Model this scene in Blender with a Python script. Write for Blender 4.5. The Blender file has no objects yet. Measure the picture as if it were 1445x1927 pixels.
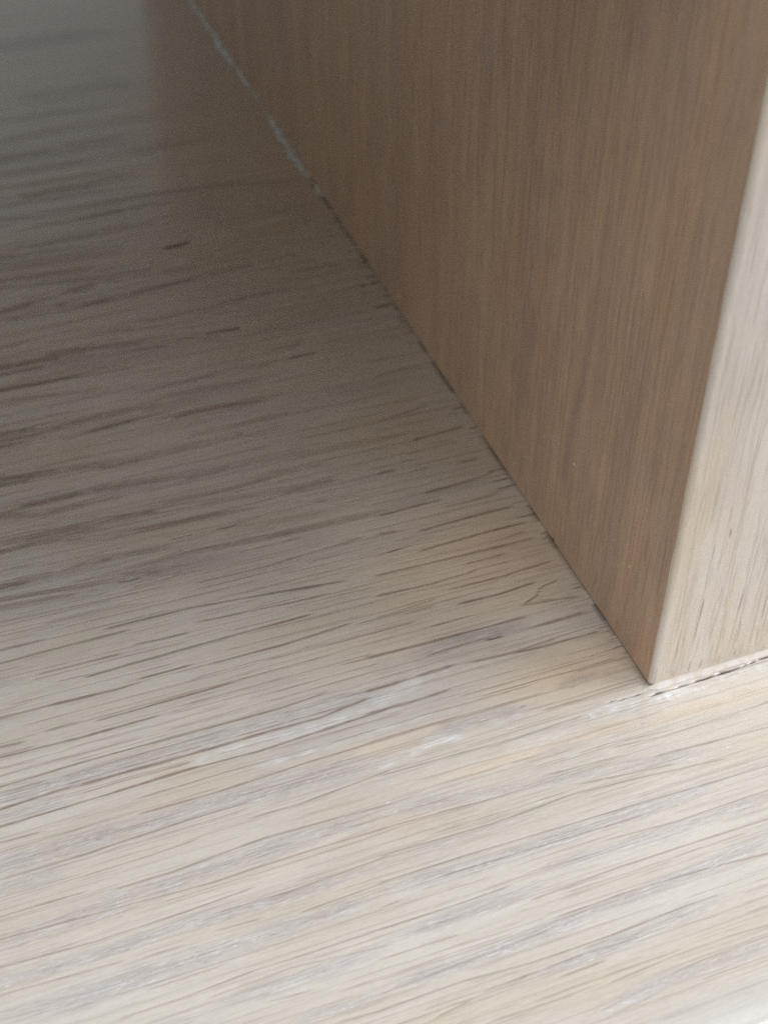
import bpy, math, random
import numpy as np
from mathutils import Matrix, Vector

scene = bpy.context.scene
MM = 0.001
rng = np.random.default_rng(11)

# ------------------------------------------------------------------ camera
cam_data = bpy.data.cameras.new('camera')
cam = bpy.data.objects.new('camera', cam_data)
scene.collection.objects.link(cam)
yaw, pitch, roll = math.radians(19.98), math.radians(42.85), math.radians(-0.441)
fwd = Vector((math.sin(yaw)*math.cos(pitch), math.cos(yaw)*math.cos(pitch), -math.sin(pitch)))
right = fwd.cross(Vector((0, 0, 1))).normalized()
up = right.cross(fwd)
right2 = math.cos(roll)*right + math.sin(roll)*up
up2 = -math.sin(roll)*right + math.cos(roll)*up
mat = Matrix.Identity(4)
for i in range(3):
    mat[i][0], mat[i][1], mat[i][2] = right2[i], up2[i], -fwd[i]
mat.translation = Vector((-56.615, -75.241, 108.775))*MM
cam.matrix_world = mat
cam_data.sensor_fit = 'AUTO'
cam_data.sensor_width = 36.0
cam_data.lens = 36.0*2530/1927
cam_data.clip_start = 0.002
cam_data.clip_end = 60.0
cam_data.dof.use_dof = True
cam_data.dof.focus_distance = 0.134
cam_data.dof.aperture_fstop = 38.0
scene.camera = cam

# keep the fine grain: the photograph has sensor noise, so no denoiser
scene.cycles.use_denoising = False
scene.cycles.use_adaptive_sampling = False
scene.cycles.max_bounces = 6
scene.cycles.diffuse_bounces = 5
scene.cycles.sample_clamp_indirect = 4.0

# ------------------------------------------------------------------ light: a grey room and one window to the front right, plus added fill lamps
scene.view_settings.view_transform = 'Standard'
scene.view_settings.look = 'None'
scene.view_settings.exposure = 0.0
scene.view_settings.gamma = 1.0
world = bpy.data.worlds.new('World')
scene.world = world
world.use_nodes = True
bg = world.node_tree.nodes['Background']
bg.inputs[0].default_value = (0.95, 0.98, 1.0, 1)
bg.inputs[1].default_value = 0.39

def area_lamp(name, az, el, dist, sx, sy, power, color):
    lamp = bpy.data.lights.new(name, 'AREA')
    lamp.shape = 'RECTANGLE'
    lamp.size, lamp.size_y = sx, sy
    lamp.energy = power
    lamp.color = color
    o = bpy.data.objects.new(name, lamp)
    scene.collection.objects.link(o)
    az, el = math.radians(az), math.radians(el)
    o.location = Vector((math.cos(az)*math.cos(el), -math.sin(az)*math.cos(el), math.sin(el)))*dist
    o.rotation_euler = (-o.location).to_track_quat('-Z', 'Y').to_euler()
area_lamp('fitted_light', 16, 45, 2.0, 1.2, 0.85, 38.0, (0.90, 0.94, 1.0))      # tall window on the right
area_lamp('fitted_light', 70, 18, 2.0, 0.8, 0.7, 11.5, (0.90, 0.94, 1.0))       # added fill lamp, low and further to the front
area_lamp('overhead_fill_light', 95, 75, 2.0, 0.8, 0.7, 11.3, (0.92, 0.94, 1.0))  # added overhead fill, no known fixture
area_lamp('fitted_light', 152, 35, 2.0, 0.8, 0.7, 5.5, (0.90, 0.94, 1.0))       # weak added fill lamp on the left, no known source

# ------------------------------------------------------------------ grain marks, in mm on each wood face
# shelf: kind (p pore line, d open split, g grey flecked late wood, w white filler), width, strength, x,y points
GRAIN_MARKS = [
    ('p',2.417,0.45,-45.8,182.47,-17.92,182.44),
    ('p',2.121,0.4,-40.93,159.68,-19.01,158.68),
    ('p',1.004,0.4,-49.82,152.04,-29.25,151.14),
    ('p',1.342,0.5,-50.84,143.92,-31.86,144.89),
    ('p',1.371,0.32,-31.86,144.89,-16.86,144.99),
    ('p',1.284,0.8,-51.65,137.91,-37.67,137.98),
    ('p',2.049,0.55,-39.84,138.32,-24.97,138.14),
    ('p',1.093,0.5,-26.17,132.61,-18.33,133.08),
    ('p',1.067,0.6,-52.31,132.98,-32.5,132.3),
    ('p',0.691,0.5,-52.88,128.76,-30.42,127.32),
    ('p',0.847,0.75,-45.55,124.57,-32.68,124.83),
    ('p',0.664,0.5,-53.63,123.0,-34.99,121.89),
    ('p',0.574,0.6,-38.23,118.26,-16.93,117.28),
    ('p',0.482,0.4,-54.11,119.68,-41.41,116.88),
    ('p',0.478,0.8,-38.9,114.65,-30.08,114.73),
    ('p',0.608,0.6,-47.2,109.14,-35.46,108.99),
    ('p',0.52,0.6,-55.63,107.89,-45.97,106.92),
    ('p',1.464,0.5,-55.97,105.25,-32.6,103.19),
    ('p',0.712,0.7,-56.44,101.76,-37.76,99.67),
    ('p',0.561,0.5,-56.66,100.25,-35.99,96.71),
    ('p',0.484,0.8,-43.69,95.3,-38.5,96.0),
    ('p',0.476,0.7,-35.21,91.21,-24.8,91.86),
    ('p',0.535,0.9,-42.2,90.96,-37.22,90.88),
    ('p',0.536,0.9,-57.51,92.8,-48.14,93.93),
    ('p',0.469,0.7,-45.82,91.98,-43.14,92.04),
    ('p',0.462,0.8,-52.32,91.27,-50.16,90.8),
    ('p',0.384,0.5,-34.55,83.84,-28.82,83.76),
    ('p',0.379,0.5,-40.32,83.28,-35.26,82.38),
    ('p',0.324,0.35,-49.24,87.34,-40.24,87.39),
    ('d',0.556,1.0,-27.23,77.98,-21.99,77.57),
    ('w',0.497,0.4,-21.95,77.69,-18.11,77.61),
    ('d',0.957,1.0,-27.46,101.56,-25.58,101.65,-23.06,101.83),
    ('w',0.903,0.45,-23.06,101.83,-15.38,102.35,-5.69,104.58),
    ('w',0.996,0.25,-29.11,97.16,-23.48,96.96),
    ('p',0.981,0.4,-29.61,95.04,-23.2,94.91),
    ('p',0.394,0.5,-23.54,84.61,-11.99,84.6),
    ('p',0.411,0.5,-10.35,88.5,-3.41,88.17),
    ('p',0.424,0.4,-11.75,93.29,-8.44,93.22),
    ('p',0.619,0.4,-9.97,106.21,-5.96,105.11),
    ('d',0.589,1.0,-3.28,81.45,-1.83,81.49),
    ('d',0.459,0.9,-1.88,81.36,-0.37,81.54),
    ('d',0.501,0.9,-3.19,75.47,0.22,75.65),
    ('p',0.373,0.4,-6.28,75.23,-4.3,75.18),
    ('p',0.495,0.4,-7.36,115.0,-0.53,113.78),
    ('p',0.495,0.3,-22.44,118.01,-7.36,115.0),
    ('w',0.668,0.2,-14.71,138.34,-6.64,138.41),
    ('d',0.65,0.8,-0.92,111.18,0.28,112.09),
    ('w',0.645,0.4,-35.66,85.66,-35.21,85.13),
    ('w',0.745,0.3,-14.16,76.46,-13.37,76.51),
    ('w',1.087,0.3,-38.81,92.57,-36.43,92.77),
    ('p',0.375,0.5,-58.65,84.42,-49.66,84.79),
    ('p',0.483,0.95,-59.25,80.21,-46.57,79.53),
    ('p',0.358,0.85,-59.45,78.61,-48.96,78.3),
    ('p',0.408,1.0,-59.88,75.38,-50.62,74.84,-44.96,74.7),
    ('p',0.413,0.5,-44.96,74.7,-40.88,75.25),
    ('p',0.491,0.7,-49.22,80.98,-34.93,78.88),
    ('p',0.424,0.7,-38.55,77.6,-32.4,76.92),
    ('p',0.708,0.5,-51.57,75.51,-44.98,76.48),
    ('p',0.717,0.45,-47.1,76.64,-41.25,76.99),
    ('p',0.341,0.55,-55.54,72.43,-48.06,71.41),
    ('p',0.338,0.35,-46.63,69.66,-41.7,69.62),
    ('p',0.482,1.0,-61.15,65.44,-52.19,65.59),
    ('p',0.371,0.9,-61.31,64.37,-51.42,64.16),
    ('p',0.367,1.0,-61.44,63.26,-54.09,63.3),
    ('p',0.542,0.8,-51.28,64.96,-38.13,64.96),
    ('p',0.875,0.7,-39.62,64.63,-36.06,64.77),
    ('p',1.316,0.35,-36.12,64.49,-31.22,64.14),
    ('p',0.375,0.7,-53.37,64.61,-48.68,64.26),
    ('p',0.373,0.95,-47.01,62.32,-39.15,62.81),
    ('p',0.34,0.6,-38.87,67.94,-27.19,68.36),
    ('p',0.335,0.5,-36.77,66.24,-22.16,65.32),
    ('g',2.219,0.5,-33.7,65.68,-22.57,63.93),
    ('p',0.377,0.85,-36.13,61.55,-30.1,61.63,-23.47,60.91),
    ('p',0.355,0.6,-20.41,71.2,-14.77,70.92),
    ('d',0.348,1.0,-18.26,68.3,-14.08,68.34),
    ('w',0.351,0.4,-19.44,69.39,-15.25,69.44),
    ('p',0.345,0.5,-22.9,67.81,-20.21,68.07),
    ('p',0.313,0.5,-30.6,57.15,-21.05,57.03),
    ('p',0.448,1.0,-62.26,57.38,-50.84,56.22),
    ('p',0.7,0.7,-50.84,56.22,-44.37,55.39),
    ('p',0.699,0.8,-47.2,54.58,-38.38,55.05),
    ('p',0.505,0.7,-39.07,55.03,-33.25,55.05),
    ('p',0.296,0.9,-62.39,56.47,-54.56,55.5),
    ('p',0.358,0.7,-29.44,55.01,-28.03,55.05),
    ('p',0.255,0.3,-33.56,55.16,-22.02,53.92),
    ('p',0.421,1.0,-63.11,50.23,-57.27,50.64),
    ('p',0.381,0.9,-57.49,51.22,-48.88,51.03),
    ('p',0.384,0.8,-48.88,51.03,-43.74,50.64),
    ('p',0.375,0.8,-54.41,48.82,-49.26,49.13),
    ('p',0.327,0.8,-58.9,50.26,-56.19,49.49),
    ('p',0.482,0.6,-45.31,50.98,-36.94,49.92),
    ('g',1.193,0.5,-48.77,49.96,-37.12,49.2),
    ('p',0.289,0.6,-37.49,49.07,-30.97,49.53),
    ('p',0.245,0.4,-30.97,49.53,-10.3,47.66),
    ('p',0.355,0.95,-63.93,44.3,-55.49,44.37),
    ('p',0.407,0.8,-58.07,45.58,-49.98,45.43),
    ('p',0.267,0.6,-53.21,43.27,-50.47,42.96),
    ('p',0.27,0.6,-56.29,45.14,-48.6,44.42),
    ('p',0.274,0.8,-47.44,45.45,-41.51,44.71),
    ('p',0.235,0.6,-41.23,45.86,-32.77,45.48,-23.43,46.16),
    ('p',0.269,0.8,-45.86,42.42,-33.49,41.69),
    ('d',0.35,0.9,-40.24,39.35,-39.54,39.32),
    ('d',0.352,1.0,-35.17,39.12,-33.9,39.04),
    ('p',0.265,0.4,-36.4,39.34,-30.19,39.45),
    ('p',0.276,0.5,-37.05,44.28,-29.05,43.3),
    ('p',0.278,0.65,-27.25,42.62,-19.69,42.89),
    ('p',0.286,0.5,-27.7,46.7,-23.12,46.04),
    ('p',0.264,0.4,-31.24,38.13,-22.51,37.56),
    ('p',0.27,0.5,-24.45,39.79,-21.84,39.57),
    ('p',0.335,1.0,-64.69,38.61,-57.41,38.4),
    ('p',0.254,0.4,-57.41,38.4,-49.9,38.07),
    ('p',0.386,0.9,-50.05,38.81,-48.2,38.81),
    ('p',0.431,0.55,-48.2,38.81,-41.14,38.26),
    ('p',0.259,0.4,-52.05,39.56,-46.58,39.13),
    ('p',0.289,0.8,-64.94,37.06,-49.28,35.12),
    ('p',0.244,0.7,-65.1,35.84,-53.06,34.33),
    ('d',0.331,1.0,-47.88,34.59,-46.69,34.46),
    ('p',0.334,0.9,-48.26,35.63,-45.88,35.33),
    ('p',0.291,0.9,-45.72,34.68,-43.31,34.45),
    ('p',0.289,0.7,-42.9,33.62,-41.33,33.71),
    ('p',0.257,0.7,-49.72,35.96,-40.31,36.54,-30.94,35.85,-15.0,35.21),
    ('g',1.836,0.7,-52.86,35.35,-33.01,34.26),
    ('p',0.241,0.5,-65.39,33.41,-50.44,32.47,-43.24,32.18),
    ('p',0.206,0.6,-40.67,31.44,-32.31,31.23,-19.83,31.91),
    ('p',0.238,0.5,-58.02,31.27,-48.07,30.93),
    ('p',0.23,0.7,-65.93,29.22,-57.28,28.91),
    ('p',0.235,0.9,-51.92,28.14,-42.46,27.97,-33.57,27.01,-24.09,25.79),
    ('p',0.227,0.75,-66.17,27.22,-57.58,27.2,-48.62,27.11),
    ('p',0.232,0.8,-42.15,25.65,-31.16,24.8,-26.69,24.64),
    ('p',0.226,0.8,-49.43,24.75,-42.47,24.39),
    ('p',0.184,0.7,-59.77,24.26,-50.17,24.02),
    ('p',0.215,0.9,-50.21,19.9,-43.34,19.86),
    ('p',0.222,0.85,-55.12,22.12,-42.42,22.32,-29.17,22.33),
    ('p',0.219,0.8,-42.33,19.28,-34.43,19.12,-25.79,19.59),
    ('p',0.18,0.6,-36.36,17.64,-21.77,17.28),
    ('p',0.175,0.7,-40.28,16.17,-35.68,16.0),
    ('p',0.175,0.6,-29.45,14.26,-22.98,14.06),
    ('g',2.42,0.4,-65.23,34.83,-53.25,33.31),
    ('p',0.332,0.6,-8.69,60.5,-0.86,60.75),
    ('p',0.307,0.5,-12.03,51.21,-3.51,52.18),
    ('p',0.296,0.6,-13.18,48.19,-8.57,47.7),
    ('p',0.295,0.8,-9.13,46.23,-1.01,46.56),
    ('p',0.287,0.6,-10.37,43.93,-7.82,44.07),
    ('p',0.242,0.4,-7.13,44.92,-3.71,44.46),
    ('p',0.326,0.9,-15.5,41.72,-12.28,41.69),
    ('p',0.278,0.6,-11.24,40.76,-8.12,40.65),
    ('p',0.28,0.6,-5.16,40.08,-1.59,40.08),
    ('p',0.315,0.85,-11.52,36.45,-6.28,36.53,-0.75,37.08),
    ('p',0.306,0.9,-18.08,34.57,-12.89,34.68,-8.79,34.65),
    ('g',1.336,0.5,-17.52,36.15,-1.25,35.94),
    ('p',0.262,0.6,-9.86,33.29,-2.13,33.16),
    ('p',0.255,0.9,-14.18,30.5,-8.06,30.63,-1.36,30.59),
    ('p',0.253,0.6,-19.13,31.78,-15.85,31.37),
    ('p',0.247,0.9,-15.39,27.4,-7.66,27.57,-1.05,27.5),
    ('p',0.246,0.8,-20.3,28.44,-14.91,28.63),
    ('p',0.24,0.85,-21.42,25.41,-9.46,24.94,-1.32,24.71),
    ('p',0.245,0.5,-6.75,25.8,-1.86,26.11),
    ('p',0.198,0.8,-11.35,23.58,-5.41,23.51),
    ('p',0.232,0.8,-22.5,22.43,-15.57,22.01,-9.62,22.24),
    ('p',0.231,0.85,-14.42,20.47,-7.51,20.32,-0.91,20.57),
    ('p',0.225,0.85,-14.44,18.09,-9.24,17.87,-4.21,18.18),
    ('p',0.187,0.5,-23.62,19.25,-15.85,19.7),
    ('p',0.219,0.7,-24.31,17.4,-19.17,17.31),
    ('p',0.182,0.8,-18.57,16.04,-12.79,15.97),
    ('p',0.186,0.4,-20.58,18.9,-15.76,18.37),
    ('p',0.22,0.6,-8.06,15.47,-0.88,14.51),
    ('d',0.252,1.0,-0.81,28.39,-0.42,28.49),
    ('d',0.319,0.9,-0.86,37.23,-0.57,37.33),
    ('d',0.314,1.0,-1.05,35.6,-0.84,35.27),
    ('d',0.31,1.0,-1.0,34.13,-0.8,33.95),
    ('w',0.482,0.5,-1.04,43.45,-0.76,43.52),
    ('w',0.505,0.4,-1.71,28.54,-0.77,28.48),
    ('p',0.233,0.6,-14.39,20.5,-12.66,20.52),
    ('p',0.227,0.5,-20.63,18.74,-16.05,18.81),
    ('p',0.298,0.95,-26.85,14.22,-17.54,13.93,-12.61,13.81,-7.32,13.74),
    ('g',1.66,0.9,-23.91,12.5,-16.74,13.01,-7.29,12.77),
    ('g',1.312,0.5,-24.4,11.19,-18.57,11.4,-12.44,10.93),
    ('p',0.242,0.85,-20.79,12.23,-15.58,12.42,-10.91,12.23,-6.17,12.03,-1.23,12.1),
    ('d',0.401,0.8,-13.37,12.06,-11.23,12.03),
    ('p',0.252,0.6,-6.0,15.53,-0.69,14.19),
    ('p',0.209,0.6,-16.89,9.86,-11.17,9.54,-5.57,9.75),
    ('p',0.236,0.95,-16.43,9.84,-8.49,9.15,-0.87,8.93),
    ('p',0.283,0.9,-28.39,9.85,-21.66,10.02,-17.49,10.09),
    ('p',0.249,0.9,-29.36,7.14,-23.74,7.02,-19.16,7.17),
    ('p',0.25,0.85,-17.27,5.17,-10.86,5.08,-6.02,4.89,-0.98,4.95),
    ('p',0.198,0.3,-9.29,3.48,0.03,3.22),
    ('p',0.889,0.5,-9.8,3.38,-6.96,3.47,-3.88,3.5),
    ('g',0.89,0.6,-9.23,3.6,-4.34,3.52),
    ('p',0.265,0.9,-30.61,3.62,-22.23,3.51,-15.29,3.43,-10.31,3.28),
    ('p',0.241,0.75,-11.98,1.2,-6.94,1.15,-1.02,1.25),
    ('p',0.23,0.8,-30.51,-0.59,-24.59,-0.73,-15.94,-1.03,-7.7,-0.82),
    ('p',0.182,0.5,-27.16,-2.36,-19.7,-2.56,-13.03,-2.93,-3.3,-3.03),
    ('p',0.188,0.5,-2.29,-2.01,1.8,-2.31),
    ('p',0.176,0.7,-14.43,-6.35,-6.6,-6.67),
    ('p',0.18,0.6,-8.79,-4.79,-0.09,-5.68),
    ('p',0.194,0.8,-12.74,-8.27,-2.21,-9.45),
    ('w',0.862,0.62,-29.1,7.42,-26.34,8.42,-23.7,8.87,-20.72,9.51,-18.1,9.72),
    ('w',0.402,0.5,-29.01,8.1,-25.55,8.13,-21.32,8.57),
    ('w',0.557,0.95,-30.04,0.13,-27.23,0.78,-23.85,1.12,-19.45,1.09),
    ('w',0.472,0.55,-25.84,1.59,-21.27,2.05,-18.42,1.94),
    ('w',0.267,0.5,-30.28,4.52,-24.64,4.69,-21.79,4.59,-18.91,4.5),
    ('w',0.715,0.35,-18.28,1.75,-14.78,1.55,-11.98,1.2),
    ('g',1.439,0.3,-15.08,1.38,-12.95,2.55),
    ('g',1.428,0.8,-25.75,1.83,-20.01,2.4,-10.95,1.94),
    ('w',0.804,0.7,-7.31,-0.97,-5.66,-0.89,-2.76,-1.13,-1.07,-1.04),
    ('w',0.609,0.6,-7.55,-1.44,-6.73,-1.19),
    ('w',0.247,0.6,-13.74,4.85,-13.34,4.47),
    ('p',0.143,0.5,-6.74,-0.06,-5.29,-0.18),
    ('p',0.119,0.5,-4.52,-0.27,-1.21,-0.42),
    ('w',0.918,0.35,-17.8,-2.22,-12.14,-2.46,-7.52,-2.28),
    ('g',0.903,0.6,-14.99,-3.8,-8.44,-4.11),
    ('g',1.16,0.6,-3.06,-2.56,-1.7,-3.49),
    ('g',0.78,0.55,-3.07,-3.67,-2.64,-4.38),
    ('d',0.145,0.7,-13.19,2.78,-13.77,1.87),
    ('d',0.17,0.8,-1.88,17.66,-2.87,17.42,-4.06,17.29,-4.66,17.01,-5.29,16.25,-5.77,16.03,-6.63,15.76,-7.39,15.46),
    ('w',0.339,0.5,-1.35,1.08,-0.62,0.23),
    ('g',1.575,0.4,-27.45,12.59,-21.8,12.01),
    ('p',0.246,0.8,-67.15,19.91,-58.63,19.64,-52.31,19.34,-48.91,19.41),
    ('p',0.203,0.6,-60.53,16.5,-55.94,16.41),
    ('p',0.206,0.85,-55.22,15.96,-48.3,15.95,-39.76,15.98),
    ('p',0.234,0.8,-67.64,16.28,-61.71,15.87),
    ('p',0.233,0.85,-67.81,14.87,-56.87,14.42,-48.11,14.4),
    ('p',0.195,0.4,-67.99,13.76,-61.12,13.02),
    ('p',0.196,0.8,-68.27,11.15,-57.47,11.31,-46.69,11.14,-36.93,10.95,-31.34,11.29),
    ('g',1.986,1.0,-68.48,9.65,-57.81,9.56,-44.35,9.55,-24.79,9.28),
    ('p',0.255,0.9,-68.61,8.45,-59.26,8.76,-50.05,8.53,-40.19,8.53,-33.47,8.36,-27.44,9.07),
    ('g',1.403,0.8,-68.76,7.55,-57.47,7.26),
    ('w',0.705,0.75,-47.95,7.23,-42.11,7.65,-34.4,7.26,-25.33,7.9),
    ('w',0.383,0.5,-44.86,7.63,-36.52,7.69),
    ('p',0.218,0.9,-68.87,6.55,-55.77,6.63,-47.25,6.8,-40.8,6.46,-25.65,7.04),
    ('w',0.469,0.5,-41.88,4.62,-33.88,4.57,-26.56,4.6),
    ('p',0.244,0.95,-53.61,3.37,-46.05,3.16,-36.47,3.45,-26.97,3.5),
    ('g',2.237,1.0,-69.45,2.22,-56.73,2.0,-43.76,1.8,-27.73,1.46),
    ('g',1.954,0.8,-69.76,-0.25,-59.66,-0.14),
    ('p',0.175,0.5,-62.09,2.91,-56.1,2.55,-51.71,1.54),
    ('p',0.206,0.8,-69.12,4.92,-61.93,4.57),
    ('p',0.23,0.9,-69.64,0.76,-58.75,0.74,-48.71,1.06,-42.4,0.97),
    ('p',0.21,0.6,-42.23,1.56,-31.89,1.39),
    ('p',0.169,0.7,-59.93,-1.54,-53.45,-1.55,-48.28,-1.32),
    ('p',0.176,0.85,-43.99,-0.87,-38.16,-0.95,-28.4,-0.24),
    ('p',0.189,0.8,-70.14,-3.07,-64.34,-3.1,-59.28,-3.25),
    ('p',0.195,0.85,-57.46,-3.93,-51.76,-3.99,-42.64,-3.43,-29.79,-4.03),
    ('g',2.049,1.0,-70.5,-6.13,-60.71,-5.6,-54.33,-5.39,-43.13,-5.1,-30.11,-4.8),
    ('p',0.188,0.8,-70.45,-5.2,-59.54,-5.75,-48.59,-6.36,-40.11,-6.23,-30.69,-6.39),
    ('p',0.181,0.85,-70.8,-7.89,-60.08,-8.48,-51.62,-8.43,-44.94,-8.17),
    ('p',0.178,0.7,-49.88,-11.19,-45.03,-11.45),
    ('p',0.184,0.8,-49.44,-9.52,-41.98,-9.72,-31.82,-9.33),
    ('g',1.177,1.0,-71.0,-9.43,-60.36,-9.88,-51.94,-9.72,-42.15,-10.24,-32.07,-10.01),
    ('p',0.148,0.7,-71.14,-10.53,-61.74,-10.97,-57.57,-11.19),
    ('p',0.15,0.8,-56.69,-11.52,-52.17,-11.58),
    ('p',0.154,0.7,-42.49,-12.12,-32.76,-11.84),
    ('g',1.618,1.0,-71.43,-12.67,-59.9,-13.36,-48.01,-13.26,-33.25,-13.15),
    ('p',0.171,0.6,-60.5,-14.04,-50.71,-14.29,-33.73,-14.43),
    ('p',0.143,0.75,-59.83,-16.32,-53.61,-16.35,-47.37,-16.06,-40.57,-16.18,-34.38,-16.15),
    ('g',1.269,0.9,-52.9,-18.15,-44.63,-18.14,-35.11,-18.09),
    ('p',0.142,0.5,-52.17,-17.14,-44.26,-16.96,-35.03,-17.97),
    ('p',0.138,0.6,-47.8,-19.16,-42.7,-19.64),
    ('g',0.99,0.9,-46.69,-21.72,-36.65,-22.22),
    ('p',0.178,0.9,-42.41,-23.06,-37.12,-23.48),
    ('g',1.452,0.5,-66.59,24.45,-60.42,23.72),
    ('w',0.25,0.5,-66.78,22.93,-60.92,22.38),
    ('p',0.179,0.7,-7.67,-5.42,-1.72,-6.06,14.21,-5.88),
    ('p',0.203,0.8,-4.24,-7.92,12.28,-8.96),
    ('p',0.173,0.7,-15.32,-6.17,-7.13,-6.67),
    ('p',0.168,0.8,-32.92,-6.33,-25.09,-6.65,-18.3,-7.06),
    ('g',1.253,0.8,-32.34,-4.68,-20.77,-6.3,-7.24,-8.0,3.84,-9.55),
    ('p',0.194,0.85,-33.91,-9.07,-22.17,-9.5,-13.6,-9.15,-6.37,-9.69,3.15,-10.69),
    ('g',0.811,0.6,-34.25,-10.05,-25.11,-9.98,-13.88,-9.7),
    ('p',0.188,0.85,-34.87,-11.74,-25.89,-11.84,-15.08,-12.16,-6.68,-12.4,9.63,-12.99),
    ('g',1.427,1.0,-35.29,-12.88,-23.8,-13.23,-10.0,-13.26,1.82,-12.92),
    ('p',0.184,0.8,-29.06,-13.07,-21.14,-13.32,-14.06,-13.48,-7.65,-13.66),
    ('p',0.151,0.6,-35.75,-14.22,-32.59,-14.09),
    ('p',0.159,0.75,-13.65,-14.88,-5.48,-15.43,8.09,-15.28),
    ('g',1.145,0.9,-20.64,-15.77,-8.7,-16.11,7.55,-16.12),
    ('p',0.174,0.85,-36.47,-16.15,-29.06,-16.28,-22.99,-16.22),
    ('p',0.153,0.6,-21.62,-15.55,-15.17,-15.7),
    ('p',0.177,0.85,-22.31,-18.22,-13.57,-17.96,-6.93,-18.01,6.16,-18.29),
    ('g',1.328,1.0,-36.95,-17.53,-25.58,-17.29,-19.68,-17.16),
    ('p',0.143,0.6,-37.47,-18.91,-28.96,-19.13),
    ('p',0.143,0.5,-33.6,-19.99,-26.85,-20.2,-21.42,-20.27),
    ('p',0.171,0.9,-21.31,-20.59,-13.82,-20.52,-5.76,-20.88,3.94,-21.81),
    ('g',0.969,1.0,-29.95,-21.49,-17.95,-21.28,-7.19,-20.94,4.92,-20.0),
    ('p',0.139,0.7,-38.56,-21.98,-28.76,-21.67,-21.21,-21.47),
    ('g',1.161,1.0,-38.48,-21.71,-27.57,-21.84,-17.24,-21.97),
    ('p',0.161,0.85,-39.05,-23.3,-30.72,-23.33,-24.39,-23.83,-16.91,-23.9,-10.09,-23.64,-5.45,-23.65),
    ('p',0.224,0.8,-23.08,-25.91,-17.91,-25.85),
    ('p',0.159,0.8,-30.12,-24.85,-20.69,-24.68,-13.48,-24.91),
    ('p',0.154,0.8,-34.85,-25.63,-30.22,-25.07),
    ('g',1.149,1.0,-26.52,-25.16,-17.39,-24.83,-4.02,-24.04),
    ('p',0.13,0.6,-30.52,-27.49,-22.23,-27.79),
    ('p',0.134,0.6,-19.76,-27.94,-12.85,-27.6,-6.99,-27.61,-0.19,-28.14),
    ('p',0.139,0.5,-17.65,-24.32,-6.34,-25.61),
    ('p',0.133,0.6,-14.14,-28.99,-10.36,-28.8,-0.71,-28.8),
    ('g',1.17,1.0,-22.97,-30.31,-13.28,-29.31,-1.32,-29.82),
    ('p',0.131,0.6,-11.8,-30.38,-1.8,-30.49),
    ('p',0.128,0.5,-20.86,-30.59,-14.19,-30.01),
    ('p',0.104,0.4,-17.25,-32.31,-12.6,-32.66),
    ('g',0.83,1.0,-13.74,-33.75,-3.87,-33.62),
    ('w',0.394,0.3,-28.21,6.36,-22.12,7.84,-18.73,8.09),
    ('w',0.283,0.5,-26.36,-5.69,-25.82,-5.73),
    ('w',0.24,0.7,6.98,-5.87,7.49,-6.06),
    ('w',0.617,0.2,-7.06,-1.9,15.46,-4.13),
    ('d',0.313,1.0,-0.6,-0.99,0.59,-0.98,1.77,-0.97),
    ('d',0.252,0.8,2.26,-1.0,3.21,-0.97,4.27,-0.99),
    ('d',0.317,1.0,4.31,-0.93,5.95,-0.93,7.34,-0.83),
    ('d',0.382,1.0,7.25,-0.87,8.82,-0.92,10.43,-0.82),
    ('d',0.256,0.9,10.62,-0.81,11.16,-0.78),
    ('d',0.321,1.0,11.36,-0.77,12.24,-0.71),
    ('d',0.323,1.0,12.53,-0.66,17.97,-0.23),
    ('d',0.188,0.8,-5.0,-0.24,-4.15,-0.26),
    ('d',0.188,0.8,-3.84,-0.37,-2.76,-0.4),
    ('d',0.188,0.8,-2.33,-0.41,-1.15,-0.4),
    ('d',0.974,0.8,-0.5,111.1,0.46,111.83),
    ('d',0.791,0.7,-0.78,108.33,-0.46,107.14),
]
SIDE_MARKS = [
    (1.686,0.7,39.23,19.8,31.45,20.4,24.25,20.91,15.85,22.23,7.65,22.46),
    (1.323,0.5,28.11,32.67,22.16,32.62,15.22,33.47,8.66,35.03),
    (1.054,0.5,32.68,6.27,25.17,5.98,21.3,6.4),
    (0.634,0.45,33.07,11.65,27.91,11.82,21.37,12.13),
    (0.715,0.35,41.4,11.36,33.28,11.34),
    (0.523,0.35,41.84,25.8,32.31,25.93,23.66,25.1),
    (0.497,0.35,32.64,28.99,19.46,29.33,10.05,29.65),
    (0.445,0.5,17.43,18.61,12.42,18.42),
    (0.315,0.5,21.01,15.64,15.95,15.74),
    (0.809,0.4,42.03,4.38,37.51,5.3,34.37,5.4),
    (0.381,0.4,23.97,41.29,21.06,41.17),
    (1.845,0.25,4.1,35.42,6.38,29.03),
    (0.333,0.4,21.37,12.13,15.36,11.89),
    (0.347,0.4,40.72,22.42,35.74,22.13),
    (0.794,0.4,44.82,20.33,38.13,19.93),
    (0.495,0.4,56.96,27.64,48.25,26.36),
    (0.702,0.5,53.82,25.65,46.4,25.69,39.7,25.44),
    (1.065,0.5,47.2,19.95,37.88,19.95,30.72,20.05),
    (0.722,0.4,55.22,20.34,47.92,19.6),
    (0.511,0.35,37.54,39.47,29.7,39.03),
    (0.896,0.45,62.36,10.52,55.27,10.16),
    (0.88,0.3,54.48,17.73,48.4,18.69),
    (0.513,0.4,40.6,41.95,38.0,41.59),
    (0.57,0.4,39.46,30.15,29.59,30.89),
    (0.79,0.35,27.46,54.73,24.38,54.48),
    (0.816,0.35,64.64,17.14,58.91,17.44),
    (0.424,0.3,51.64,54.46,49.0,54.6),
]
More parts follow.
